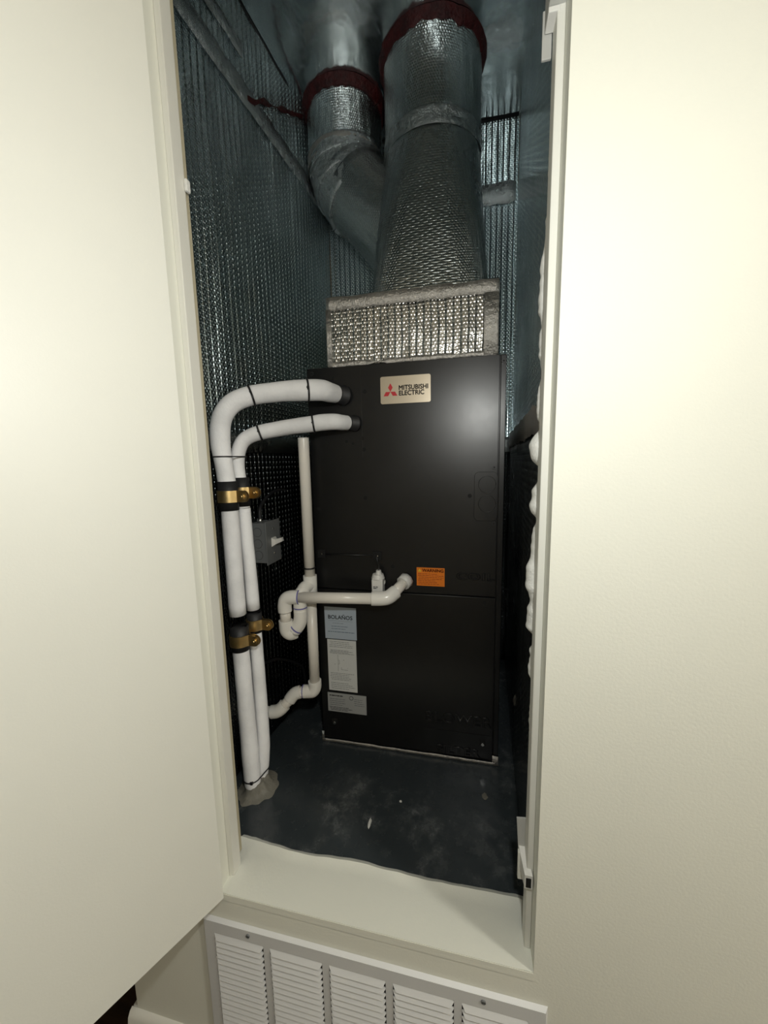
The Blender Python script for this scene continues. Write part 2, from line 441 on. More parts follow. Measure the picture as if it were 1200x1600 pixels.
strip('foil_tape', wb, on(BA, BB, .01), on(BA, BB, .99), 2.46, 2.53, .0055, 'tape', seed=3, ragged=.02)
strip('foil_tape', wb, on(BA, BB, .01), on(BA, BB, .99), 1.53, 1.59, .0105, 'tape', seed=4)
strip('foil_tape', wr, on(RA, RB, .02), on(RA, RB, .95), 1.545, 1.60, .0105, 'tape_bright', seed=6, ragged=.012)
strip('sealant_smear', wl, on(LA, LB, .46), on(LA, LB, .79), 2.51, 2.522, .0072, 'red', seed=11, ragged=.014, rise=.205)
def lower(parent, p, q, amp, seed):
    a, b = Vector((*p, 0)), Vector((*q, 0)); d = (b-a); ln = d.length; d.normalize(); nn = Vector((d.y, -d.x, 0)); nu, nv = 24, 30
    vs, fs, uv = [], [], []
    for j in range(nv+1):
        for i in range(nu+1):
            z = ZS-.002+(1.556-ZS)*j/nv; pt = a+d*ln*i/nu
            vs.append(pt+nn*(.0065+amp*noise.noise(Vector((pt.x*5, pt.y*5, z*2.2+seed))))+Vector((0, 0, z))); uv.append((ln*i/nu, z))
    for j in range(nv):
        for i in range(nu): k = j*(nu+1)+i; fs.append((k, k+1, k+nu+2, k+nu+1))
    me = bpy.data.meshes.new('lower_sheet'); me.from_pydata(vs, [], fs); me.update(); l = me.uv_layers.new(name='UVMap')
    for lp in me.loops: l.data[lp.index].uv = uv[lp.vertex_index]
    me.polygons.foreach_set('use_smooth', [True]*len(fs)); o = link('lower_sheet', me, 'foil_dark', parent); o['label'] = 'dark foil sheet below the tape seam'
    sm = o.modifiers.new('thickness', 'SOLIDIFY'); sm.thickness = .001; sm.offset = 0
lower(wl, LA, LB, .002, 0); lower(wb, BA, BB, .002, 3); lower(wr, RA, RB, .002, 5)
# dark caulked joints at ceiling
cyl('caulk_joint', (-.6485, .09, ZC-.004), (-.572, YB-.01, ZC-.003), .004, 'rubber', wl, 8)
cyl('caulk_joint', (-.56, YB-.003, ZC-.004), (.178, YB-.003, ZC-.003), .0032, 'rubber', wb, 8)

# ================================================================== AIR HANDLER
UX0, UX1, UY, UZ0, UZ1 = -.437, .097, .445, .632, 1.760
ah = thing('air_handler', (-.17, .72, UZ0), 'tall black vertical air handler cabinet standing on closet floor', 'air handler')
box('cabinet_body', (UX0, UX1, UY+.010, 1.0, UZ0, UZ1), 'black', ah, .002)
upn = box('upper_panel', (UX0+.002, .0805, UY, UY+.0095, 1.1305, UZ1-.001), 'black', ah, .0015)
lpn = box('lower_panel', (UX0+.002, .0805, UY+.001, UY+.0095, UZ0+.006, 1.1270), 'black', ah, .0015)
box('corner_rail', (.0825, UX1-.0005, UY+.0015, UY+.0095, UZ0+.004, UZ1-.002), 'black', ah, .0015)
def disc(name, x, z, r, m, parent, d=.002, y=UY, segs=14): return cyl(name, (x, y+.0005, z), (x, y-d, z), r, m, parent, segs)
for x, z in ((-.420, 1.753-.008), (.089, 1.742)):
    s = disc('screw', x, z, .0055, 'black_screw', ah, .003); disc('screw_recess', x, z, .0022, 'dark', s, .0034)
for x, z in ((-.270, 1.689), (-.282, 1.565), (-.276, 1.535), (-.276, 1.400), (-.417, 1.368), (.010, 1.406), (-.201, 1.205)):
    disc('panel_hole', x, z, .0055, 'dark', upn, .0006)
for x, z in ((.071, 1.480), (.072, 1.333)):
    s = disc('screw', x, z, .0055, 'black_screw', ah, .003); disc('screw_recess', x, z, .002, 'dark', s, .0034)
disc('panel_hole', .052, 1.112, .005, 'dark', lpn, .0002)
for x, z in ((.053, .692), (-.395, .697)):
    box('screw_clip', (x-.008, x+.008, UY-.0005, UY+.002, z-.008, z+.010), 'dark', lpn, .002)
    s = disc('screw', x, z-.003, .0042, 'steel', ah, .004, UY, 16)
# access plate with knock-out rings
def rrect(x0, x1, z0, z1, r, n=6):
    o = []
    for cx, cz, a0 in ((x1-r, z1-r, 0), (x0+r, z1-r, 90), (x0+r, z0+r, 180), (x1-r, z0+r, 270)):
        for k in range(n+1): a = math.radians(a0+90*k/n); o.append((cx+r*math.cos(a), cz+r*math.sin(a)))
    return o
acc = poly('access_plate', rrect(.022, .0795, 1.340, 1.468, .012), UY+.001, UY-.0022, 'black', ah)
ol = rrect(.022, .0795, 1.340, 1.468, .012); tube('plate_outline', [(x, UY-.0008, z, .0009) for x, z in ol+ol[:1]], 'dark', acc, segs=6)
for z in (1.436, 1.385):
    tube('knockout_ring', [(.054+.022*math.cos(a), UY-.0022, z+.022*math.sin(a), .0008) for a in [2*PI*k/24 for k in range(25)]], 'black', acc, segs=6)
# embossed words
text('embossed_word', 'COIL', -.024, 1.177, .026, 'black', ah, UY+.0002, sx=1.55, ext=.0014, bev=.0011, space=1.15)
text('embossed_word', 'BLOWER', -.112, .742, .043, 'black', ah, UY+.0012, sx=1.02, ext=.0014, bev=.0011, space=1.1)
text('embossed_word', 'FILTER', -.079, .645, .034, 'black', ah, UY+.0012, sx=1.15, ext=.0014, bev=.0011, space=1.1)
box('filter_door_line', (-.115, .078, UY+.0004, UY+.0012, .7155, .7168), 'dark', ah)
# badge with three-diamond mark
bd = poly('brand_badge', rrect(-.2255, -.092, 1.653, 1.7235, .005), UY+.0005, UY-.003, 'badge', ah); bd['label'] = 'champagne coloured brand badge with red diamonds'
yb = UY-.003
def diamonds(cx, cz, s):
    for a in (90, 210, 330):
        a = math.radians(a); d = Vector((math.cos(a), math.sin(a))); n = Vector((-d.y, d.x))
        q = [Vector((0, 0)), d*s*.866+n*s*.5, d*s*1.732, d*s*.866-n*s*.5]
        q = [q[0], d*s*.5*1.732+n*s*.5, q[2], d*s*.5*1.732-n*s*.5]
        poly('diamond_mark', [(cx+p.x, cz+p.y) for p in q], yb+.0001, yb-.0004, 'logo_red', bd)
diamonds(-.1985, 1.6840, .0125)
text('badge_lettering', 'MITSUBISHI', -.1765, 1.6875, .0168, 'ink', bd, yb, bold=.0005, sx=.93, ext=.0004)
text('badge_lettering', 'ELECTRIC', -.1765, 1.6735, .0168, 'ink', bd, yb, bold=.0005, sx=.93, ext=.0004)
# warning label
wlb = box('warning_label', (-.133, -.0555, UY-.0008, UY+.0004, 1.153, 1.2055), 'orange', ah)
y_ = UY-.0008
text('warning_heading', 'WARNING', -.1175, 1.1935, .0125, 'orange_ink', wlb, y_, bold=.0004, sx=.98)
poly('warning_triangle', [(-.130, 1.1935), (-.1195, 1.1935), (-.12475, 1.2025)], y_+.0001, y_-.0003, 'yellow', wlb)
def lines(parent, x0, x1, z0, z1, n, m, y, h=.0011, seed=0, name='print_line'):
    r = random.Random(seed); bm = bmesh.new()
    for i in range(n):
        z = z1+(z0-z1)*(i+.5)/n; x = x0+r.random()*.06*(x1-x0); e = x1-r.random()*.3*(x1-x0)
        while x < e:
            wd = (.004+.008*r.random()); bx(bm, x, min(x+wd, e), y-.0003, y+.0001, z-h/2, z+h/2); x += wd+.0014
    o = fin(name, bm, m, parent); return o
lines(wlb, -.130, -.058, 1.156, 1.190, 7, 'orange_ink', y_, .0012, 1)
# service card
cd = box('service_card', (-.4135, -.3145, UY-.0006, UY+.0014, .9725, 1.0725), 'card_blue', ah); y_ = UY-.0006
text('card_heading', 'BOLAÑOS', -.3645, 1.0355, .0172, 'ink', cd, y_, 'CENTER', .98, bold=.0002)
box('card_rule', (-.402, -.326, y_-.0002, y_+.0001, 1.0295, 1.0300), 'grey_ink', cd)
lines(cd, -.392, -.338, 1.019, 1.026, 1, 'grey_ink', y_, .0009, 2)
lines(cd, -.394, -.330, 1.001, 1.016, 2, 'blue_ink', y_, .0014, 3)
lines(cd, -.406, -.318, .991, .999, 1, 'blue_ink', y_, .0018, 4)
# instruction sheet
dc = box('instruction_sheet', (-.4085, -.3175, UY-.0006, UY+.0014, .8035, .9695), 'paper', ah)
lines(dc, -.403, -.322, .944, .966, 4, 'grey_ink', y_, .0012, 5); lines(dc, -.403, -.322, .924, .938, 4, 'grey_ink', y_, .0012, 6)
lines(dc, -.403, -.322, .838, .864, 5, 'grey_ink', y_, .0012, 7); lines(dc, -.403, -.322, .808, .832, 4, 'grey_ink', y_, .0012, 8)
boxes('wiring_diagram', [(-.3765, -.3758, y_-.0003, y_, .868, .922), (-.3725, -.3718, y_-.0003, y_, .892, .904), (-.3765, -.3718, y_-.0003, y_, .9035, .9042), (-.3765, -.3718, y_-.0003, y_, .8915, .8922),
    (-.366, -.345, y_-.0003, y_, .8735, .8742), (-.366, -.3652, y_-.0003, y_, .8735, .881), (-.347, -.345, y_-.0003, y_, .879, .8798), (-.388, -.385, y_-.0003, y_, .8895, .8905), (-.36, -.356, y_-.0003, y_, .905, .906)], 'grey_ink', dc)
# rating label
rl = box('rating_label', (-.4145, -.2905, UY-.0006, UY+.0014, .7325, .7945), 'rating', ah)
lines(rl, -.410, -.360, .781, .791, 1, 'ink', y_, .0030, 9); lines(rl, -.410, -.350, .752, .778, 4, 'grey_ink', y_, .0014, 10)
lines(rl, -.330, -.296, .757, .783, 4, 'grey_ink', y_, .0014, 12); lines(rl, -.410, -.330, .736, .750, 3, 'ink', y_, .0015, 13)
tube('approval_mark', [(-.338+.006*math.cos(a), y_-.0002, .783+.006*math.sin(a), .0007) for a in [2*PI*k/16 for k in range(17)]], 'ink', rl, segs=6)
# square cable grommets and the cord between
for x in (-.414, -.2455):
    g = box('cable_grommet', (x-.0125, x+.0125, UY-.004, UY+.0005, 1.2225, 1.2475), 'dark', ah, .0012)
    boxes('grommet_slot', [(x-.008, x+.008, UY-.0044, UY-.003, 1.2340, 1.2365), (x-.0012, x+.0012, UY-.0044, UY-.003, 1.228, 1.243)], 'dark', g)
    disc('grommet_pin', x+.002, 1.2352, .0016, 'steel', g, .0055)
cyl('sensor_cord', (-.402, UY-.003, 1.2345), (-.258, UY-.003, 1.2355), .0022, 'tie', ah, 8)
# refrigerant port plate and black collars
def collar(c, d, r, parent):
    d = Vector(d).normalized(); c = Vector(c)
    return tube('pipe_collar', [(*(c), r*1.22), (*(c+d*.006), r*1.22), (*(c+d*.0065), r*1.05), (*(c+d*.03), r*1.0)], 'rubber', parent, segs=22)
box('pipe_port_plate', (-.434, -.280, UY-.0007, UY+.0005, 1.515, 1.748), 'black', ah)
for x, z in ((-.3585, 1.728), (-.325, 1.558), (-.307, 1.552)): disc('panel_hole', x, z, .004, 'dark', ah, .0018)
collar((-.330, .444, 1.682), (-.36, -1, .0), .0225, ah); collar((-.300, .444, 1.606), (-.45, -1, 0), .0185, ah)
# silver tape along the foot
strip('foot_tape', ah, (UX0, UY-.001), (UX1-.002, UY-.001), UZ0-.004, UZ0+.006, .002, 'tape_bright', 40, .002, 21)
strip('foot_tape', ah, (.080, UY-.0005), (UX1, UY-.0005), UZ0-.003, UZ0+.026, .002, 'tape_bright', 6, .003, 22)
strip('foot_tape', ah, (UX0-.001, UY-.0005), (UX0+.006, UY-.0005), UZ0-.003, UZ0+.03, .002, 'tape', 6, .003, 23)

# ================================================================== PLENUM AND DUCTS
pl = thing('supply_plenum', (-.15, .72, UZ1), 'silver bubble foil wrapped plenum box on top of black cabinet', 'plenum')
PX0, PX1, PY, PZ1 = -.373, .074, .460, 1.937
def foil_box(name, x0, x1, y0, y1, z0, z1, m, parent):
    bm = bmesh.new(); nx, nz = 40, 16
    g = [[bm.verts.new((x0+(x1-x0)*i/nx, y0-.004*noise.noise(Vector((i*.35, j*.4, 3)))-.004*math.sin(PI*j/nz), z0+(z1-z0)*j/nz)) for j in range(nz+1)] for i in range(nx+1)]
    for i in range(nx):
        for j in range(nz): bm.faces.new((g[i][j], g[i+1][j], g[i+1][j+1], g[i][j+1]))
    bk = {(i, j): bm.verts.new((x0+(x1-x0)*i, y1, z0+(z1-z0)*j)) for i in (0, 1) for j in (0, 1)}
    bm.faces.new([g[i][nz] for i in range(nx+1)]+[bk[1, 1], bk[0, 1]]); bm.faces.new([g[i][0] for i in range(nx+1)]+[bk[1, 0], bk[0, 0]])
    bm.faces.new([g[0][j] for j in range(nz+1)]+[bk[0, 1], bk[0, 0]]); bm.faces.new([g[nx][j] for j in range(nz+1)]+[bk[1, 1], bk[1, 0]])
    bm.faces.new((bk[0, 0], bk[1, 0], bk[1, 1], bk[0, 1]))
    bmesh.ops.recalc_face_normals(bm, faces=bm.faces[:]); me = bpy.data.meshes.new(name); bm.to_mesh(me); bm.free()
    uv_axes(me, lambda c: c.x+c.y*.7, lambda c: c.z+c.y*.3)
    me.polygons.foreach_set('use_smooth', [len(p.vertices) == 4 and p.area < .01 for p in me.polygons]); return link(name, me, m, parent)
foil_box('plenum_body', PX0, PX1, PY, .98, UZ1+.001, PZ1, 'foil_plenum', pl)
strip('plenum_tape', pl, (PX0-.001, PY), (PX1+.001, PY), PZ1-.030, PZ1+.002, .008, 'tape_bright', 40, .004, 31)
strip('plenum_tape', pl, (PX1-.034, PY), (PX1+.002, PY), UZ1+.002, PZ1-.028, .009, 'tape_bright', 8, .005, 32)
strip('plenum_tape', pl, (PX0-.002, PY), (PX0+.012, PY), UZ1+.002, PZ1-.028, .009, 'tape_bright', 8, .005, 33)
strip('plenum_tape', pl, (PX0, PY), (PX1, PY), UZ1+.000, UZ1+.012, .0075, 'tape_bright', 40, .007, 34)
for i, (xa, ya, yb_) in enumerate(((PX1+.0005, .455, .98),)):
    strip('plenum_tape', pl, (xa, ya), (xa, yb_), PZ1-.03, PZ1+.001, .002, 'tape', 20, .003, 35)
def loft(name, rings, m, parent, segs=48):
    """rings: list of (center, function angle->(dx,dy)); vertical loft"""
    vs, fs, uv = [], [], []
    for cx, cy, z, fn in rings:
        for k in range(segs+1):
            a = 2*PI*k/segs; dx, dy = fn(a); vs.append((cx+dx, cy+dy, z)); uv.append((k/segs*1.05, z))
    n1 = segs+1
    for i in range(len(rings)-1):
        for k in range(segs): fs.append((i*n1+k, i*n1+k+1, (i+1)*n1+k+1, (i+1)*n1+k))
    me = bpy.data.meshes.new(name); me.from_pydata(vs, [], fs); me.update(); l = me.uv_layers.new(name='UVMap')
    for lp in me.loops: l.data[lp.index].uv = uv[lp.vertex_index]
    me.polygons.foreach_set('use_smooth', [True]*len(fs)); return link(name, me, m, parent)
def sup(r, rx, ry, t):
    def fn(a):
        c, s = math.cos(a), math.sin(a); e = 2/(2+6*(1-t)**1.5)
        sx, sy = math.copysign(abs(c)**e, c), math.copysign(abs(s)**e, s)
        return (sx*(rx+(r-rx)*t), sy*(ry+(r-ry)*t))
    return fn
def seal(parent, cx, cy, r, seed):
    bm = bmesh.new(); segs = 72; rows = []
    for j, (dr, z) in enumerate(((-.004, -.028), (.004, -.027), (.009, -.019), (.013, -.009), (.017, -.0005))):
        row = []
        for k in range(segs):
            a = 2*PI*k/segs; e = noise.noise(Vector((math.cos(a)*6, math.sin(a)*6, seed+j*.3))); e2 = noise.noise(Vector((math.cos(a)*14, math.sin(a)*14, seed)))
            rr = r+dr+.004*e; zz = z*(1+.35*e2+.25*e) if j < 4 else z
            row.append(bm.verts.new((cx+rr*math.cos(a), cy+rr*math.sin(a), ZC+zz)))
        rows.append(row)
    for j in range(4):
        for k in range(segs): bm.faces.new((rows[j][k], rows[j][(k+1) % segs], rows[j+1][(k+1) % segs], rows[j+1][k]))
    o = fin('red_sealant', bm, 'red', parent, True); o['label'] = 'dark red sealant ring at the ceiling'
D2 = (-.118, .812, .153)
d2 = thing('supply_duct', (D2[0], D2[1], PZ1), 'wide foil wrapped duct rising straight from plenum through ceiling, tapering upward', 'duct', 'foil wrapped ducts')
N = 14
loft('transition', [(-.122+.004*i/N, .80+.012*i/N, PZ1+(2.50-PZ1)*i/N, sup(.151, .188, .18, i/N)) for i in range(N+1)], 'foil_duct', d2)
def round_(r, sd=0):
    return lambda a: ((r+.002*noise.noise(Vector((math.cos(a)*3, math.sin(a)*3, sd))))*math.cos(a), (r+.002*noise.noise(Vector((math.cos(a)*3, math.sin(a)*3, sd))))*math.sin(a))
loft('duct_pipe', [(D2[0], D2[1], 2.485+(ZC-2.485)*i/8, round_(D2[2]+.002, i*.2)) for i in range(9)], 'foil_duct', d2)
loft('joint_tape', [(D2[0], D2[1], 2.465+.05*i/5, round_(D2[2]+.0035+.001*math.sin(i*2), i)) for i in range(6)], 'tape', d2)
seal(d2, D2[0], D2[1], D2[2], 1.0)
D1 = (-.441, .903, .134)
d1 = thing('branch_duct', (D1[0], D1[1], 2.2), 'narrower foil wrapped duct with elbow bending into the wide duct', 'duct', 'foil wrapped ducts')
loft('duct_pipe', [(D1[0], D1[1], 2.565+(ZC-2.565)*i/8, round_(D1[2], 5+i*.2)) for i in range(9)], 'foil_duct', d1)
loft('joint_tape', [(D1[0], D1[1], 2.545+.045*i/5, round_(D1[2]+.0025+.0012*math.sin(i*2), 9+i)) for i in range(6)], 'tape_bright', d1)
def gore(name, a, b, m, r0, r1, n=6, wob=.02):
    a, b = Vector(a), Vector(b); return tube(name, [(*(a.lerp(b, i/n)), r0+(r1-r0)*i/n) for i in range(n+1)], m, d1, segs=40, cap=True, wob=wob, start=(0, -1, 0))
gore('elbow_gore', (-.441, .903, 2.585), (-.436, .901, 2.535), 'tape', .136, .137)
gore('elbow_gore', (-.438, .902, 2.553), (-.415, .896, 2.482), 'tape', .136, .136)
gore('elbow_gore', (-.424, .898, 2.512), (-.378, .890, 2.438), 'tape', .136, .135)
gore('diagonal_pipe', (-.400, .892, 2.478), (-.190, .850, 2.235), 'foil_duct', .134, .130, 10, .01)
seal(d1, D1[0], D1[1], D1[2], 4.0)

# ================================================================== REFRIGERANT LINES
def part_path(pts, a, b): return pts[a:b+1]
su = thing('refrigerant_line', (-.555, .235, ZS), 'thick white insulated pipe, nearest the left jamb, running up and into the cabinet', 'pipe', 'white insulated pipes')
S_PTS = [(-.343, .420, 1.683, 0.0231), (-.353, .400, 1.684, 0.0252), (-.366, .376, 1.686, 0.0265), (-.397, .356, 1.685, 0.0265), (-.432, .338, 1.682, 0.0252), (-.468, .320, 1.678, 0.0239), (-.515, .287, 1.667, 0.0231), (-.553, .264, 1.647, 0.0231), (-.575, .250, 1.610, 0.0231), (-.580, .245, 1.556, 0.0227), (-.572, .240, 1.508, 0.0212), (-.564, .236, 1.450, 0.0203), (-.5625, .235, 1.402, 0.0203)]
sp = spline(S_PTS, 8)
def seg_i(sp, k0, k1): return sp[k0*8:k1*8+1]
tube('insulation_sleeve', [(*v[:3], v[3]) for v in seg_i(sp, 0, 3)], 'insul', su, segs=28, wob=.03)
tube('insulation_sleeve', [(*v[:3], v[3]) for v in seg_i(sp, 3, 6)], 'insul', su, segs=28, wob=.03)
tube('insulation_sleeve', [(*v[:3], v[3]) for v in seg_i(sp, 6, 12)], 'insul', su, segs=28, wob=.03)
R_PTS = [(-.5620, .235, 1.41, 0.0200), (-.5615, .235, 1.30, 0.0203), (-.561, .235, 1.125, 0.0205), (-.559, .235, .969, 0.0205), (-.557, .235, .825, 0.0209), (-.555, .235, .72, 0.0221), (-.555, .235, .655, 0.0212), (-.555, .235, .645, 0.0189)]
rs = spline(R_PTS, 6)
tube('insulation_sleeve', [(*v[:3], v[3]) for v in rs if v[2] > 1.10], 'insul', su, segs=26, wob=.03)
tube('insulation_sleeve', [(*v[:3], v[3]) for v in rs if v[2] < 1.075], 'insul', su, segs=26, wob=.03)
def tie(parent, pts, k, r=None, wd=.0045):
    p = Vector(pts[k][:3]); q = Vector(pts[k+1][:3]); d = (q-p).normalized(); rr = (r or pts[k][3])
    ob = tube('cable_tie', [(*(p-d*wd/2), rr+.0002), (*(p-d*wd/2), rr+.0018), (*(p+d*wd/2), rr+.0018), (*(p+d*wd/2), rr+.0002)], 'tie', parent, segs=28, cap=False)
    return ob
tie(su, sp, 3*8, .0272); tie(su, sp, 6*8, .0240)
li = thing('refrigerant_line', (-.545, .272, ZS), 'thinner white insulated pipe, running just below and behind the thick one into the cabinet', 'pipe', 'white insulated pipes')
L_PTS = [(-.314, .422, 1.606, 0.0191), (-.325, .404, 1.606, 0.0202), (-.340, .388, 1.607, 0.0211), (-.372, .375, 1.605, 0.0211), (-.390, .368, 1.602, 0.0206), (-.430, .354, 1.597, 0.0198), (-.466, .340, 1.591, 0.0193), (-.516, .317, 1.580, 0.0185), (-.548, .301, 1.564, 0.0176), (-.562, .292, 1.538, 0.0172), (-.565, .287, 1.502, 0.0163), (-.558, .282, 1.45, 0.0155), (-.552, .280, 1.39, 0.0151)]
lp = spline(L_PTS, 8)
tube('insulation_sleeve', [(*v[:3], v[3]) for v in seg_i(lp, 0, 4)], 'insul', li, segs=26, wob=.03)
tube('insulation_sleeve', [(*v[:3], v[3]) for v in seg_i(lp, 4, 7)], 'insul', li, segs=26, wob=.03)
tube('insulation_sleeve', [(*v[:3], v[3]) for v in seg_i(lp, 7, 12)], 'insul', li, segs=26, wob=.03)
L2 = spline([(-.5515, .280, 1.39, 0.0154), (-.549, .279, 1.30, 0.0158), (-.546, .279, 1.20, 0.0163), (-.543, .278, 1.04, 0.0167), (-.541, .277, .895, 0.0172), (-.540, .276, .76, 0.0172), (-.541, .272, .70, 0.0167), (-.545, .266, .645, 0.0154)], 6)
tube('insulation_sleeve', [(*v[:3], v[3]) for v in L2 if v[2] > 1.105], 'insul', li, segs=24, wob=.03)
tube('insulation_sleeve', [(*v[:3], v[3]) for v in L2 if v[2] < 1.08], 'insul', li, segs=24, wob=.03)
tie(li, lp, 4*8, .0214); tie(li, lp, 7*8, .0192)
# ties that bind the two pipes together
def loop_tie(z, c1, r1, c2, r2, parent, name='cable_tie'):
    a, b = Vector((*c1, 0)), Vector((*c2, 0)); d = (b-a).normalized(); n = Vector((-d.y, d.x, 0)); P = []
    a0 = math.atan2(n.y, n.x)
    for k in range(13): t = a0+PI*k/12; P.append(a+Vector((math.cos(t), math.sin(t), 0))*(r1+.001))
    for k in range(13): t = a0+PI+PI*k/12; P.append(b+Vector((math.cos(t), math.sin(t), 0))*(r2+.001))
    P.append(P[0])
    return tube(name, [(p.x, p.y, z, .0017) for p in P], 'tie', parent, segs=6)
loop_tie(1.520, (-.5735, .241), .0222, (-.5640, .288), .0172, su)
t_ = loop_tie(.668, (-.555, .235), .0218, (-.5435, .268), .0165, su)
box('tie_head', (-.549, -.541, .2125, .2185, .664, .672), 'tie', su, .001)
# caulk collar where the pipes enter the floor
def collar_blob():
    bm = bmesh.new(); seg, rows = 40, []
    for r, z in ((.024, .026), (.029, .022), (.033, .012), (.040, .005), (.050, .002), (.056, .0003)):
        row = []
        for k in range(seg):
            a = 2*PI*k/seg; e = noise.noise(Vector((math.cos(a)*2.5, math.sin(a)*2.5, z*40)))
            rr = r*(1+.18*e); row.append(bm.verts.new((-.549+rr*math.cos(a)*.95, .247+rr*math.sin(a)*1.05, ZS-.0035+z*(1+.3*e))))
        rows.append(row)
    for j in range(5):
        for k in range(seg): bm.faces.new((rows[j][k], rows[j][(k+1) % seg], rows[j+1][(k+1) % seg], rows[j+1][k]))
    bm.faces.new(rows[0]); bm.faces.new(rows[-1])
    o = fin('caulk_collar', bm, M['caulk'], None, True); tag(o, 'beige smeared caulk collar where the white pipes meet the floor', 'caulk')
M['caulk'] = paint('beige_caulk', (.18, .17, .14), .6, 90, .004)
collar_blob()
# brass clamps on black rubber sleeves
def clamp(x, y, z, r, ang, lab, sl_lo, sl_hi):
    t = thing('pipe_clamp', (x, y, z), lab, 'clamp', 'brass pipe clamps')
    tube('rubber_sleeve', [(x, y, z-sl_lo, r+.001), (x, y, z-sl_lo, r+.0025), (x, y, z+sl_hi, r+.0025), (x, y, z+sl_hi, r+.001)], 'rubber', t, segs=28)
    R0 = r+.0028; h = .0140; c, s = math.cos(ang), math.sin(ang)
    # strap: ring with a flat ear towards ang
    prof = []
    n = 34
    for k in range(n+1):
        a = ang+.42+(2*PI-.84)*k/n; prof.append((R0*math.cos(a), R0*math.sin(a)))
    nx_, ny_ = -s, c
    ear = .034
    def P(u, v): return (c*u+nx_*v, s*u+ny_*v)
    us = [R0+ear-h+h*math.cos(PI/2*k/8) for k in range(9)]+[R0+.004]
    hs = [max(h*math.sin(PI/2*k/8), .0012) for k in range(9)]+[h]
    line = [P(u, .0025) for u in us]+prof+[P(u, -.0025) for u in us[::-1]]; hh = hs+[h]*len(prof)+hs[::-1]
    bm = bmesh.new(); th = .0022; V = []
    for i, (px, py) in enumerate(line):
        q0, q1 = line[max(i-1, 0)], line[min(i+1, len(line)-1)]; tx, ty = q1[0]-q0[0], q1[1]-q0[1]; ln = math.hypot(tx, ty) or 1
        ox, oy = ty/ln*th, -tx/ln*th
        V.append([bm.verts.new((x+px+a*ox, y+py+a*oy, z+b*hh[i])) for a, b in ((0, -1), (0, 1), (1, 1), (1, -1))])
    for i in range(len(line)-1):
        for k in range(4): bm.faces.new((V[i][k], V[i][(k+1) % 4], V[i+1][(k+1) % 4], V[i+1][k]))
    bm.faces.new(V[0]); bm.faces.new(V[-1][::-1])
    fin('strap', bm, 'brass', t, True)
    ex, ey = P(R0+ear*.62, 0); a_, b_ = P(R0+ear*.62, -.011), P(R0+ear*.62, .012)
    cyl('bolt_shank', (x+a_[0], y+a_[1], z), (x+b_[0], y+b_[1], z), .0032, 'brass', t, 12)
    h0, h1 = P(R0+ear*.62, -.0045), P(R0+ear*.62, -.0085)
    cyl('bolt_head', (x+h0[0], y+h0[1], z), (x+h1[0], y+h1[1], z), .0075, 'brass', t, 6)
    h0, h1 = P(R0+ear*.62, .0045), P(R0+ear*.62, .0105)
    cyl('nut', (x+h0[0], y+h0[1], z), (x+h1[0], y+h1[1], z), .0072, 'brass', t, 6)
    return t
clamp(-.5622, .235, 1.425, .0205, -.12, 'upper brass clamp on thick white pipe', .034, .036)
clamp(-.5530, .2805, 1.430, .0158, -.12, 'upper brass clamp on thinner white pipe behind', .034, .038)
clamp(-.5600, .235, 1.060, .0206, -.05, 'lower brass clamp on thick white pipe', .028, .034)
clamp(-.5430, .2785, 1.083, .0168, -.05, 'lower brass clamp on thinner white pipe behind', .022, .030)

# ================================================================== CONDENSATE DRAIN
dr = thing('condensate_drain', (-.441, .41, .80), 'white plastic drain pipe with trap loop and vent beside black cabinet', 'pipe')
RP = .0152; RF = .0195
def pipe(a, b, name='drain_pipe', r=RP): return cyl(name, a, b, r, 'pvc', dr, 22)
def elbow(pts, name='elbow', r=RF, n=6):
    s = spline([(*p, r) for p in pts], n); return tube(name, [(*v[:3], v[3]) for v in s], 'pvc_fit', dr, segs=24)
V0 = (-.440, .412)
tube('vent_pipe', [(V0[0], V0[1], 1.568, .0118), (V0[0], V0[1], 1.570, RP), (V0[0], V0[1], 1.567, RP+.0001), (V0[0], V0[1], 1.16, RP)], 'pvc', dr, segs=22)
tie_v = tube('cable_tie', [(V0[0], V0[1], 1.203, RP+.0002), (V0[0], V0[1], 1.203, RP+.0018), (V0[0], V0[1], 1.199, RP+.0018), (V0[0], V0[1], 1.199, RP)], 'tie', dr, segs=22, cap=False)
# tee: vertical body and side branch
tube('tee_fitting', [(V0[0], V0[1], 1.178, RF), (V0[0], V0[1], 1.096, RF)], 'pvc_fit', dr, segs=24)
elbow([(V0[0], V0[1], 1.150), (V0[0]-.008, V0[1]-.020, 1.147), (-.450, .380, 1.140)], 'tee_branch', .0190)
elbow([(-.449, .384, 1.141), (-.453, .372, 1.135), (-.4545, .369, 1.118), (-.4545, .369, 1.085)], 'elbow', .0188)
tube('down_pipe', [(V0[0], V0[1], 1.10, RP), (V0[0]-.001, V0[1], .83, RP)], 'pvc', dr, segs=22)
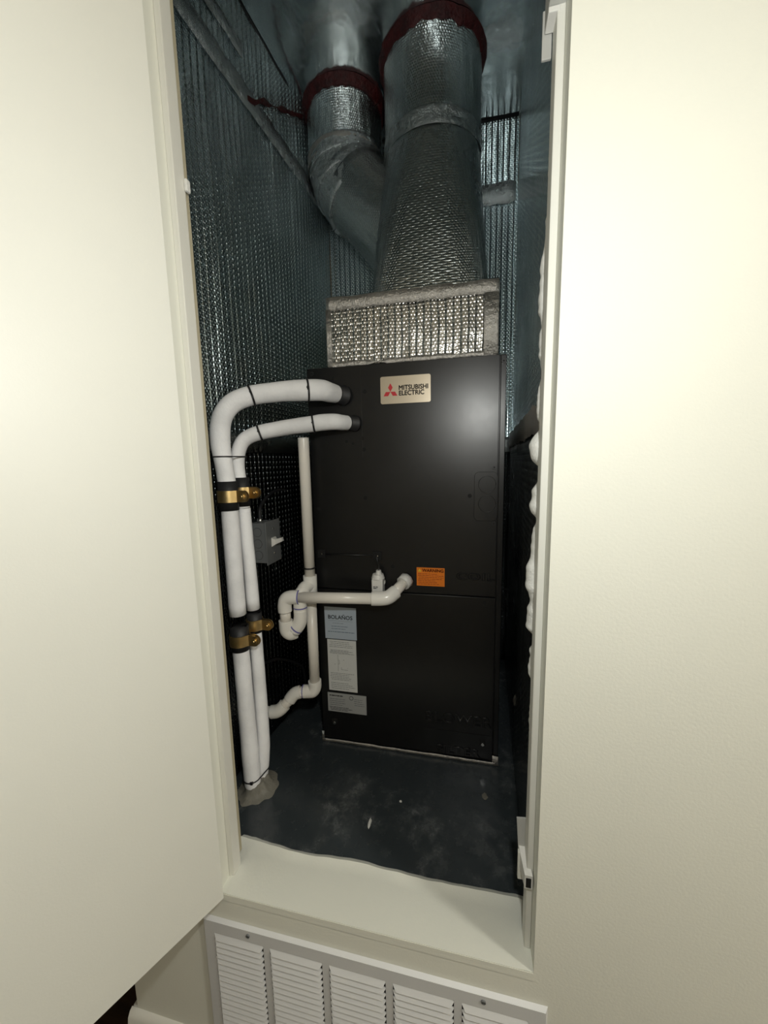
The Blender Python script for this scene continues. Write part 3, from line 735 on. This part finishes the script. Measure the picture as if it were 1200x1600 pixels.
# trap: down from the run, round the bottom, up to the tee
elbow([(-.4545, .369, 1.090), (-.455, .368, 1.066), (-.461, .366, 1.046), (-.474, .363, 1.030)], 'trap_elbow', .0192)
pipe((-.470, .364, 1.037), (-.484, .361, 1.024))
elbow([(-.472, .3625, 1.026), (-.484, .360, 1.022), (-.494, .357, 1.032), (-.4945, .355, 1.052), (-.4945, .355, 1.062)], 'trap_elbow', .0195)
pipe((-.4945, .355, 1.058), (-.4945, .355, 1.095))
elbow([(-.4945, .355, 1.088), (-.4945, .355, 1.108), (-.489, .3555, 1.124), (-.474, .357, 1.130), (-.452, .359, 1.1305)], 'elbow', .0195)
pipe((-.460, .3585, 1.1302), (-.225, .378, 1.1330), 'cross_pipe')
elbow([(-.247, .376, 1.1327), (-.222, .379, 1.1332), (-.203, .384, 1.136), (-.191, .396, 1.143), (-.186, .402, 1.146)], 'elbow', .0192)
pipe((-.192, .395, 1.1425), (-.166, .436, 1.1645), 'outlet_pipe', .0148)
tube('outlet_nut', [(-.1705, .430, 1.161, .0205), (-.1655, .438, 1.1652, .0205), (-.163, .4445, 1.167, .0225)], 'white_plastic', dr, segs=10)
# purple primer rings
def ring(a, b, r):
    a, b = Vector(a), Vector(b); tube('primer_ring', [(*a, r), (*b, r)], 'purple', dr, segs=24, cap=False)
ring((-.4535, .3588, 1.1305), (-.4500, .3592, 1.1306), .0199)
ring((-.4545, .369, 1.1000), (-.4545, .369, 1.0965), .0196)
ring((-.4665, .3648, 1.0385), (-.4690, .3643, 1.0355), .0199)
# lower leg into the wall
elbow([(V0[0]-.001, V0[1], .850), (V0[0]-.001, V0[1], .832), (-.447, .410, .818), (-.464, .408, .815), (-.476, .406, .8145)], 'elbow', .0195)
pipe((-.470, .407, .8145), (-.500, .401, .810))
ring((-.4745, .4065, .8145), (-.4775, .406, .8143), .0197)
elbow([(-.486, .404, .813), (-.500, .400, .809), (-.510, .396, .800), (-.517, .392, .790)], 'elbow', .0190)
pipe((-.510, .395, .798), (-.538, .381, .770))
elbow([(-.530, .385, .778), (-.539, .380, .768), (-.552, .376, .760), (-.570, .373, .757)], 'elbow', .0192)
pipe((-.560, .374, .758), (-.626, .370, .755))

# float switch on the cabinet front
fs = thing('float_switch', (-.237, .425, 1.128), 'small white float switch on black cabinet above cross pipe', 'switch')
box('switch_body', (-.2555, -.2235, .408, .438, 1.128, 1.176), 'white_plastic', fs, .003)
bm = bmesh.new(); bmesh.ops.create_cone(bm, segments=20, radius1=.019, radius2=.015, depth=.012, cap_ends=True, matrix=Matrix.Translation((-.2395, .423, 1.182)))
bmesh.ops.create_cone(bm, segments=16, radius1=.009, radius2=.007, depth=.012, cap_ends=True, matrix=Matrix.Translation((-.2375, .423, 1.193)))
fin('switch_cap', bm, 'white_plastic', fs, True)
cyl('switch_nipple', (-.232, .430, 1.160), (-.232, .4455, 1.160), .010, 'white_plastic', fs, 14)
lines(fs, -.2505, -.236, 1.149, 1.157, 2, 'ink', .4078, .0022, 41, 'printed_mark'); lines(fs, -.246, -.234, 1.136, 1.144, 1, 'ink', .4078, .0032, 42, 'printed_mark')
s = spline([(-.2375, .423, 1.198, .0016), (-.238, .428, 1.208, .0016), (-.244, .436, 1.220, .0016), (-.2455, .4405, 1.232, .0016)], 6)
tube('switch_lead', [(*v[:3], v[3]) for v in s], 'tie', fs, segs=6)

# ================================================================== ELECTRICAL BOX
eb = thing('switch_box', (-.595, .475, 1.19), 'grey metal switch box with white toggle on left foil wall', 'switch box')
EX0, EX1, EY0, EY1, EZ0, EZ1 = -.617, -.564, .398, .468, 1.212, 1.330
box('box_body', (EX0, EX1, EY0, EY1, EZ0, EZ1), 'box', eb, .0025)
box('cover_plate', (EX1+.0003, EX1+.0035, EY0-.006, EY1+.006, EZ0-.005, EZ1+.005), 'box', eb, .001)
for z in (1.304, 1.270, 1.236):
    k = cyl('knockout', (-.591, EY0+.001, z), (-.591, EY0-.0012, z), .0125, 'box', eb, 22)
    tube('knockout_ring', [(-.591+.0128*math.cos(a), EY0-.0005, z+.0128*math.sin(a), .0007) for a in [2*PI*i/22 for i in range(23)]], 'black_screw', k, segs=5)
bm = bmesh.new(); a = [(EX1+.0035, 0.420, 1.257), (EX1+.0035, 0.446, 1.257), (EX1+.0035, 0.446, 1.284), (EX1+.0035, 0.420, 1.284)]; b = [(EX1+.012, 0.427, 1.263), (EX1+.012, 0.439, 1.263), (EX1+.012, 0.439, 1.278), (EX1+.012, 0.427, 1.278)]; c = [(EX1+.034, 0.428, 1.273), (EX1+.034, 0.438, 1.273), (EX1+.032, 0.438, 1.284), (EX1+.032, 0.428, 1.284)]
VV = [[bm.verts.new(p) for p in r] for r in (a, b, c)]
for r in range(2):
    for i in range(4): bm.faces.new((VV[r][i], VV[r][(i+1) % 4], VV[r+1][(i+1) % 4], VV[r+1][i]))
bm.faces.new(VV[0]); bm.faces.new(VV[2])
fin('toggle', bm, 'white_plastic', eb)
for y, z in ((.433, 1.310), (.433, 1.236)): cyl('screw', (EX1+.0035, y, z), (EX1+.0055, y, z), .003, 'steel', eb, 10)
cyl('conduit_connector', (-.593, .420, EZ1), (-.593, .420, EZ1+.012), .009, 'steel', eb, 14)
s = spline([(-.593, .420, 1.34, .005), (-.596, .432, 1.375, .005), (-.603, .50, 1.405, .005), (-.604, .56, 1.415, .005), (-.601, .61, 1.41, .005)], 8)
tag(tube('power_cable', [(*v[:3], v[3]) for v in s], 'rubber', None, segs=8), 'black cable arching from the top of grey switch box', 'cable')
s = spline([(-.614, .37, 1.19, .004), (-.616, .372, 1.0, .004), (-.612, .40, .90, .004), (-.604, .49, .86, .004), (-.595, .58, .80, .004), (-.588, .64, .74, .004), (-.585, .66, ZS+.001, .004)], 8)
tag(tube('control_cable', [(*v[:3], v[3]) for v in s], 'rubber', None, segs=8), 'thin black cable running down the left foil wall to floor', 'cable')

# ================================================================== FOAM, CATCHES
def foam():
    bumps = [(1.93, .009, .05), (1.83, .012, .045), (1.745, .018, .05), (1.66, .014, .04), (1.585, .016, .035), (1.515, .024, .028), (1.435, .021, .03), (1.37, .018, .03), (1.30, .026, .040), (1.23, .022, .03), (1.15, .015, .04), (1.06, .010, .04), (.97, .006, .05)]
    pts = []
    n = 320
    for i in range(n+1):
        z = 1.99-(1.99-.82)*i/n
        r = .0015+sum(a*math.exp(-((z-c)/s)**4) for c, a, s in bumps)*.85+.003*noise.noise(Vector((z*32, 1, 0)))+.0022*noise.noise(Vector((z*95, 4, 0)))
        pts.append((.1228+.001*noise.noise(Vector((z*12, 3, 3))), .078, z, max(r, .003)))
    o = tube('foam_bead', pts, 'foam', None, segs=20, wob=.22); tag(o, 'lumpy white spray foam bead along the right jamb', 'foam')
foam()
def crumb(name, c, r, m, lab, cat, seed):
    bm = bmesh.new(); bmesh.ops.create_icosphere(bm, subdivisions=3, radius=1)
    for v in bm.verts:
        e = 1+.35*noise.noise(v.co*1.8+Vector((seed, 0, 0)))+.15*noise.noise(v.co*5+Vector((seed, 0, 0)))
        v.co = Vector((c[0]+v.co.x*r[0]*e, c[1]+v.co.y*r[1]*e, c[2]+v.co.z*r[2]*e))
    o = fin(name, bm, m, None, True); tag(o, lab, cat)
crumb('foil_wad', (.146, .47, .818), (.009, .012, .018), 'tape_bright', 'crumpled silver foil wad stuck low on the right wall', 'foil', 2)
crumb('foam_scrap', (-.222, .205, ZS), (.0035, .013, .003), 'foam', 'sliver of white debris lying on dark closet floor', 'debris', 5)
crumb('foam_scrap', (-.158, .277, ZS), (.003, .003, .002), 'foam', 'tiny white speck on dark floor before the cabinet', 'debris', 7)
crumb('paper_scrap', (.055, .335, ZS-.001), (.007, .009, .0015), 'caulk', 'grey smudge of putty on the dark floor at right', 'debris', 8)
# catches on the right stop
cb = thing('door_catch', (.105, .04, .765), 'white plastic door catch with dark slot low on right jamb', 'catch', 'door catches')
bm = bmesh.new(); A = [bm.verts.new((x, y, z)) for y in (.060, .064) for x, z in ((.0945, .860), (.1105, .862), (.1105, .800), (.0985, .800))]
bm.faces.new(A[:4]); bm.faces.new(A[4:][::-1])
for i in range(4): bm.faces.new((A[i], A[(i+1) % 4], A[4+(i+1) % 4], A[4+i]))
fin('back_plate', bm, 'grey_and_shaded_plastic', cb)  # shade on this plate of the white catch is put into its grey
bm = bmesh.new(); A = [bm.verts.new(p) for p in ((.099, .060, .806), (.1095, .060, .806), (.1175, .022, .792), (.1045, .022, .792), (.099, .060, .778), (.1095, .060, .778), (.1175, .022, .766), (.1045, .022, .766))]
for f in ((0, 1, 2, 3), (4, 5, 6, 7), (0, 1, 5, 4), (1, 2, 6, 5), (2, 3, 7, 6), (3, 0, 4, 7)): bm.faces.new([A[i] for i in f])
fin('tongue', bm, 'white_plastic', cb, True, .0012)
box('slot', (.1065, .1150, .0212, .0235, .769, .787), 'dark', cb)
box('lower_tab', (.0975, .1075, .052, .060, .745, .800), 'trim', cb, .001)
ct = thing('door_catch', (.105, .04, 2.04), 'grey plastic door catch high on right jamb at picture top', 'catch', 'door catches')
box('back_plate', (.096, .1085, .058, .062, 2.040, 2.098), 'grey_and_shaded_plastic', ct, .001)
box('housing', (.0985, .1188, .012, .0575, 2.075, 2.135), 'grey_and_shaded_plastic', ct, .0015)
box('lip', (.0985, .1130, .030, .0565, 2.068, 2.0745), 'white_plastic', ct, .001)

# ================================================================== RETURN-AIR GRILLE
gr = thing('return_grille', (-.195, -.004, .165), 'grey-white louvred return-air grille on wall below the closet sill', 'grille')
FX0, FX1, FZ0, FZ1 = -.530, .145, .165, .568
cols = [(-.503+.126*i, -.391+.126*i) for i in range(5)]
ZT, PITCH, NR = .5375, .0142, 24
ZBOT = ZT-PITCH*NR
bm = bmesh.new()
y0, y1 = -.0075, -.0060
bx(bm, FX0+.004, FX1-.004, y0, y1, ZT, FZ1-.004); bx(bm, FX0+.004, FX1-.004, y0, y1, FZ0+.004, ZBOT)
xs = [FX0+.004]+[v for c in cols for v in c]+[FX1-.004]
for i in range(0, len(xs), 2): bx(bm, xs[i], xs[i+1], y0, y1, ZBOT, ZT)
fin('face_plate', bm, 'grille', gr)
# turned-back flange
def flange():
    bm = bmesh.new(); O = [(FX0, FZ0), (FX1, FZ0), (FX1, FZ1), (FX0, FZ1)]; I = [(FX0+.0045, FZ0+.0045), (FX1-.0045, FZ0+.0045), (FX1-.0045, FZ1-.0045), (FX0+.0045, FZ1-.0045)]
    R = [[bm.verts.new((x, y, z)) for x, z in pts] for pts, y in ((O, -.0002), (I, -.0075), (I, -.0062), ([(x*.999, z) for x, z in O], .0))]
    for j in range(2):
        for i in range(4): bm.faces.new((R[j][i], R[j][(i+1) % 4], R[j+1][(i+1) % 4], R[j+1][i]))
    return fin('flange', bm, 'grille', gr)
flange()
bm = bmesh.new()
wdt = cols[0][1]-cols[0][0]; hw = wdt/2
prof = [(-.0072, .0142*.0), (-.0108, -.0052), (-.0103, -.0062), (-.0065, -.0010)]
prof = [(-.0062, .0048), (-.0120, -.0052), (-.0112, -.0062), (-.0045, .0045)]
A = [bm.verts.new((-hw, -.0065, (p[1]*.3))) for p in prof]
rows = []
for u in (-hw, -hw+.006, hw-.006, hw):
    k = 0.15 if abs(u) == hw else 1.0
    rows.append([bm.verts.new((u, -.0062+(p[0]+.0062)*k, .0045+(p[1]-.0045)*k)) for p in prof])
bmesh.ops.delete(bm, geom=A, context='VERTS')
for r in range(3):
    for i in range(4): bm.faces.new((rows[r][i], rows[r][(i+1) % 4], rows[r+1][(i+1) % 4], rows[r+1][i]))
bm.faces.new(rows[0]); bm.faces.new(rows[3][::-1])
bmesh.ops.recalc_face_normals(bm, faces=bm.faces[:])
lm = bpy.data.meshes.new('louver'); bm.to_mesh(lm); bm.free(); lm.materials.append(M['grille'])
for c0, c1 in cols:
    for r in range(NR):
        o = bpy.data.objects.new('louver', lm); COL.objects.link(o); o.parent = gr
        o.location = Vector(((c0+c1)/2, 0, ZT-PITCH*(r+.5)))-ORG[gr]
for x, z in ((-.424, .553), (.038, .553)):
    s = cyl('screw', (x, -.0074, z), (x, -.0095, z), .0042, 'box', gr, 14); boxes('screw_slot', [(x-.0032, x+.0032, -.0098, -.0090, z-.0006, z+.0006)], 'dark', s)
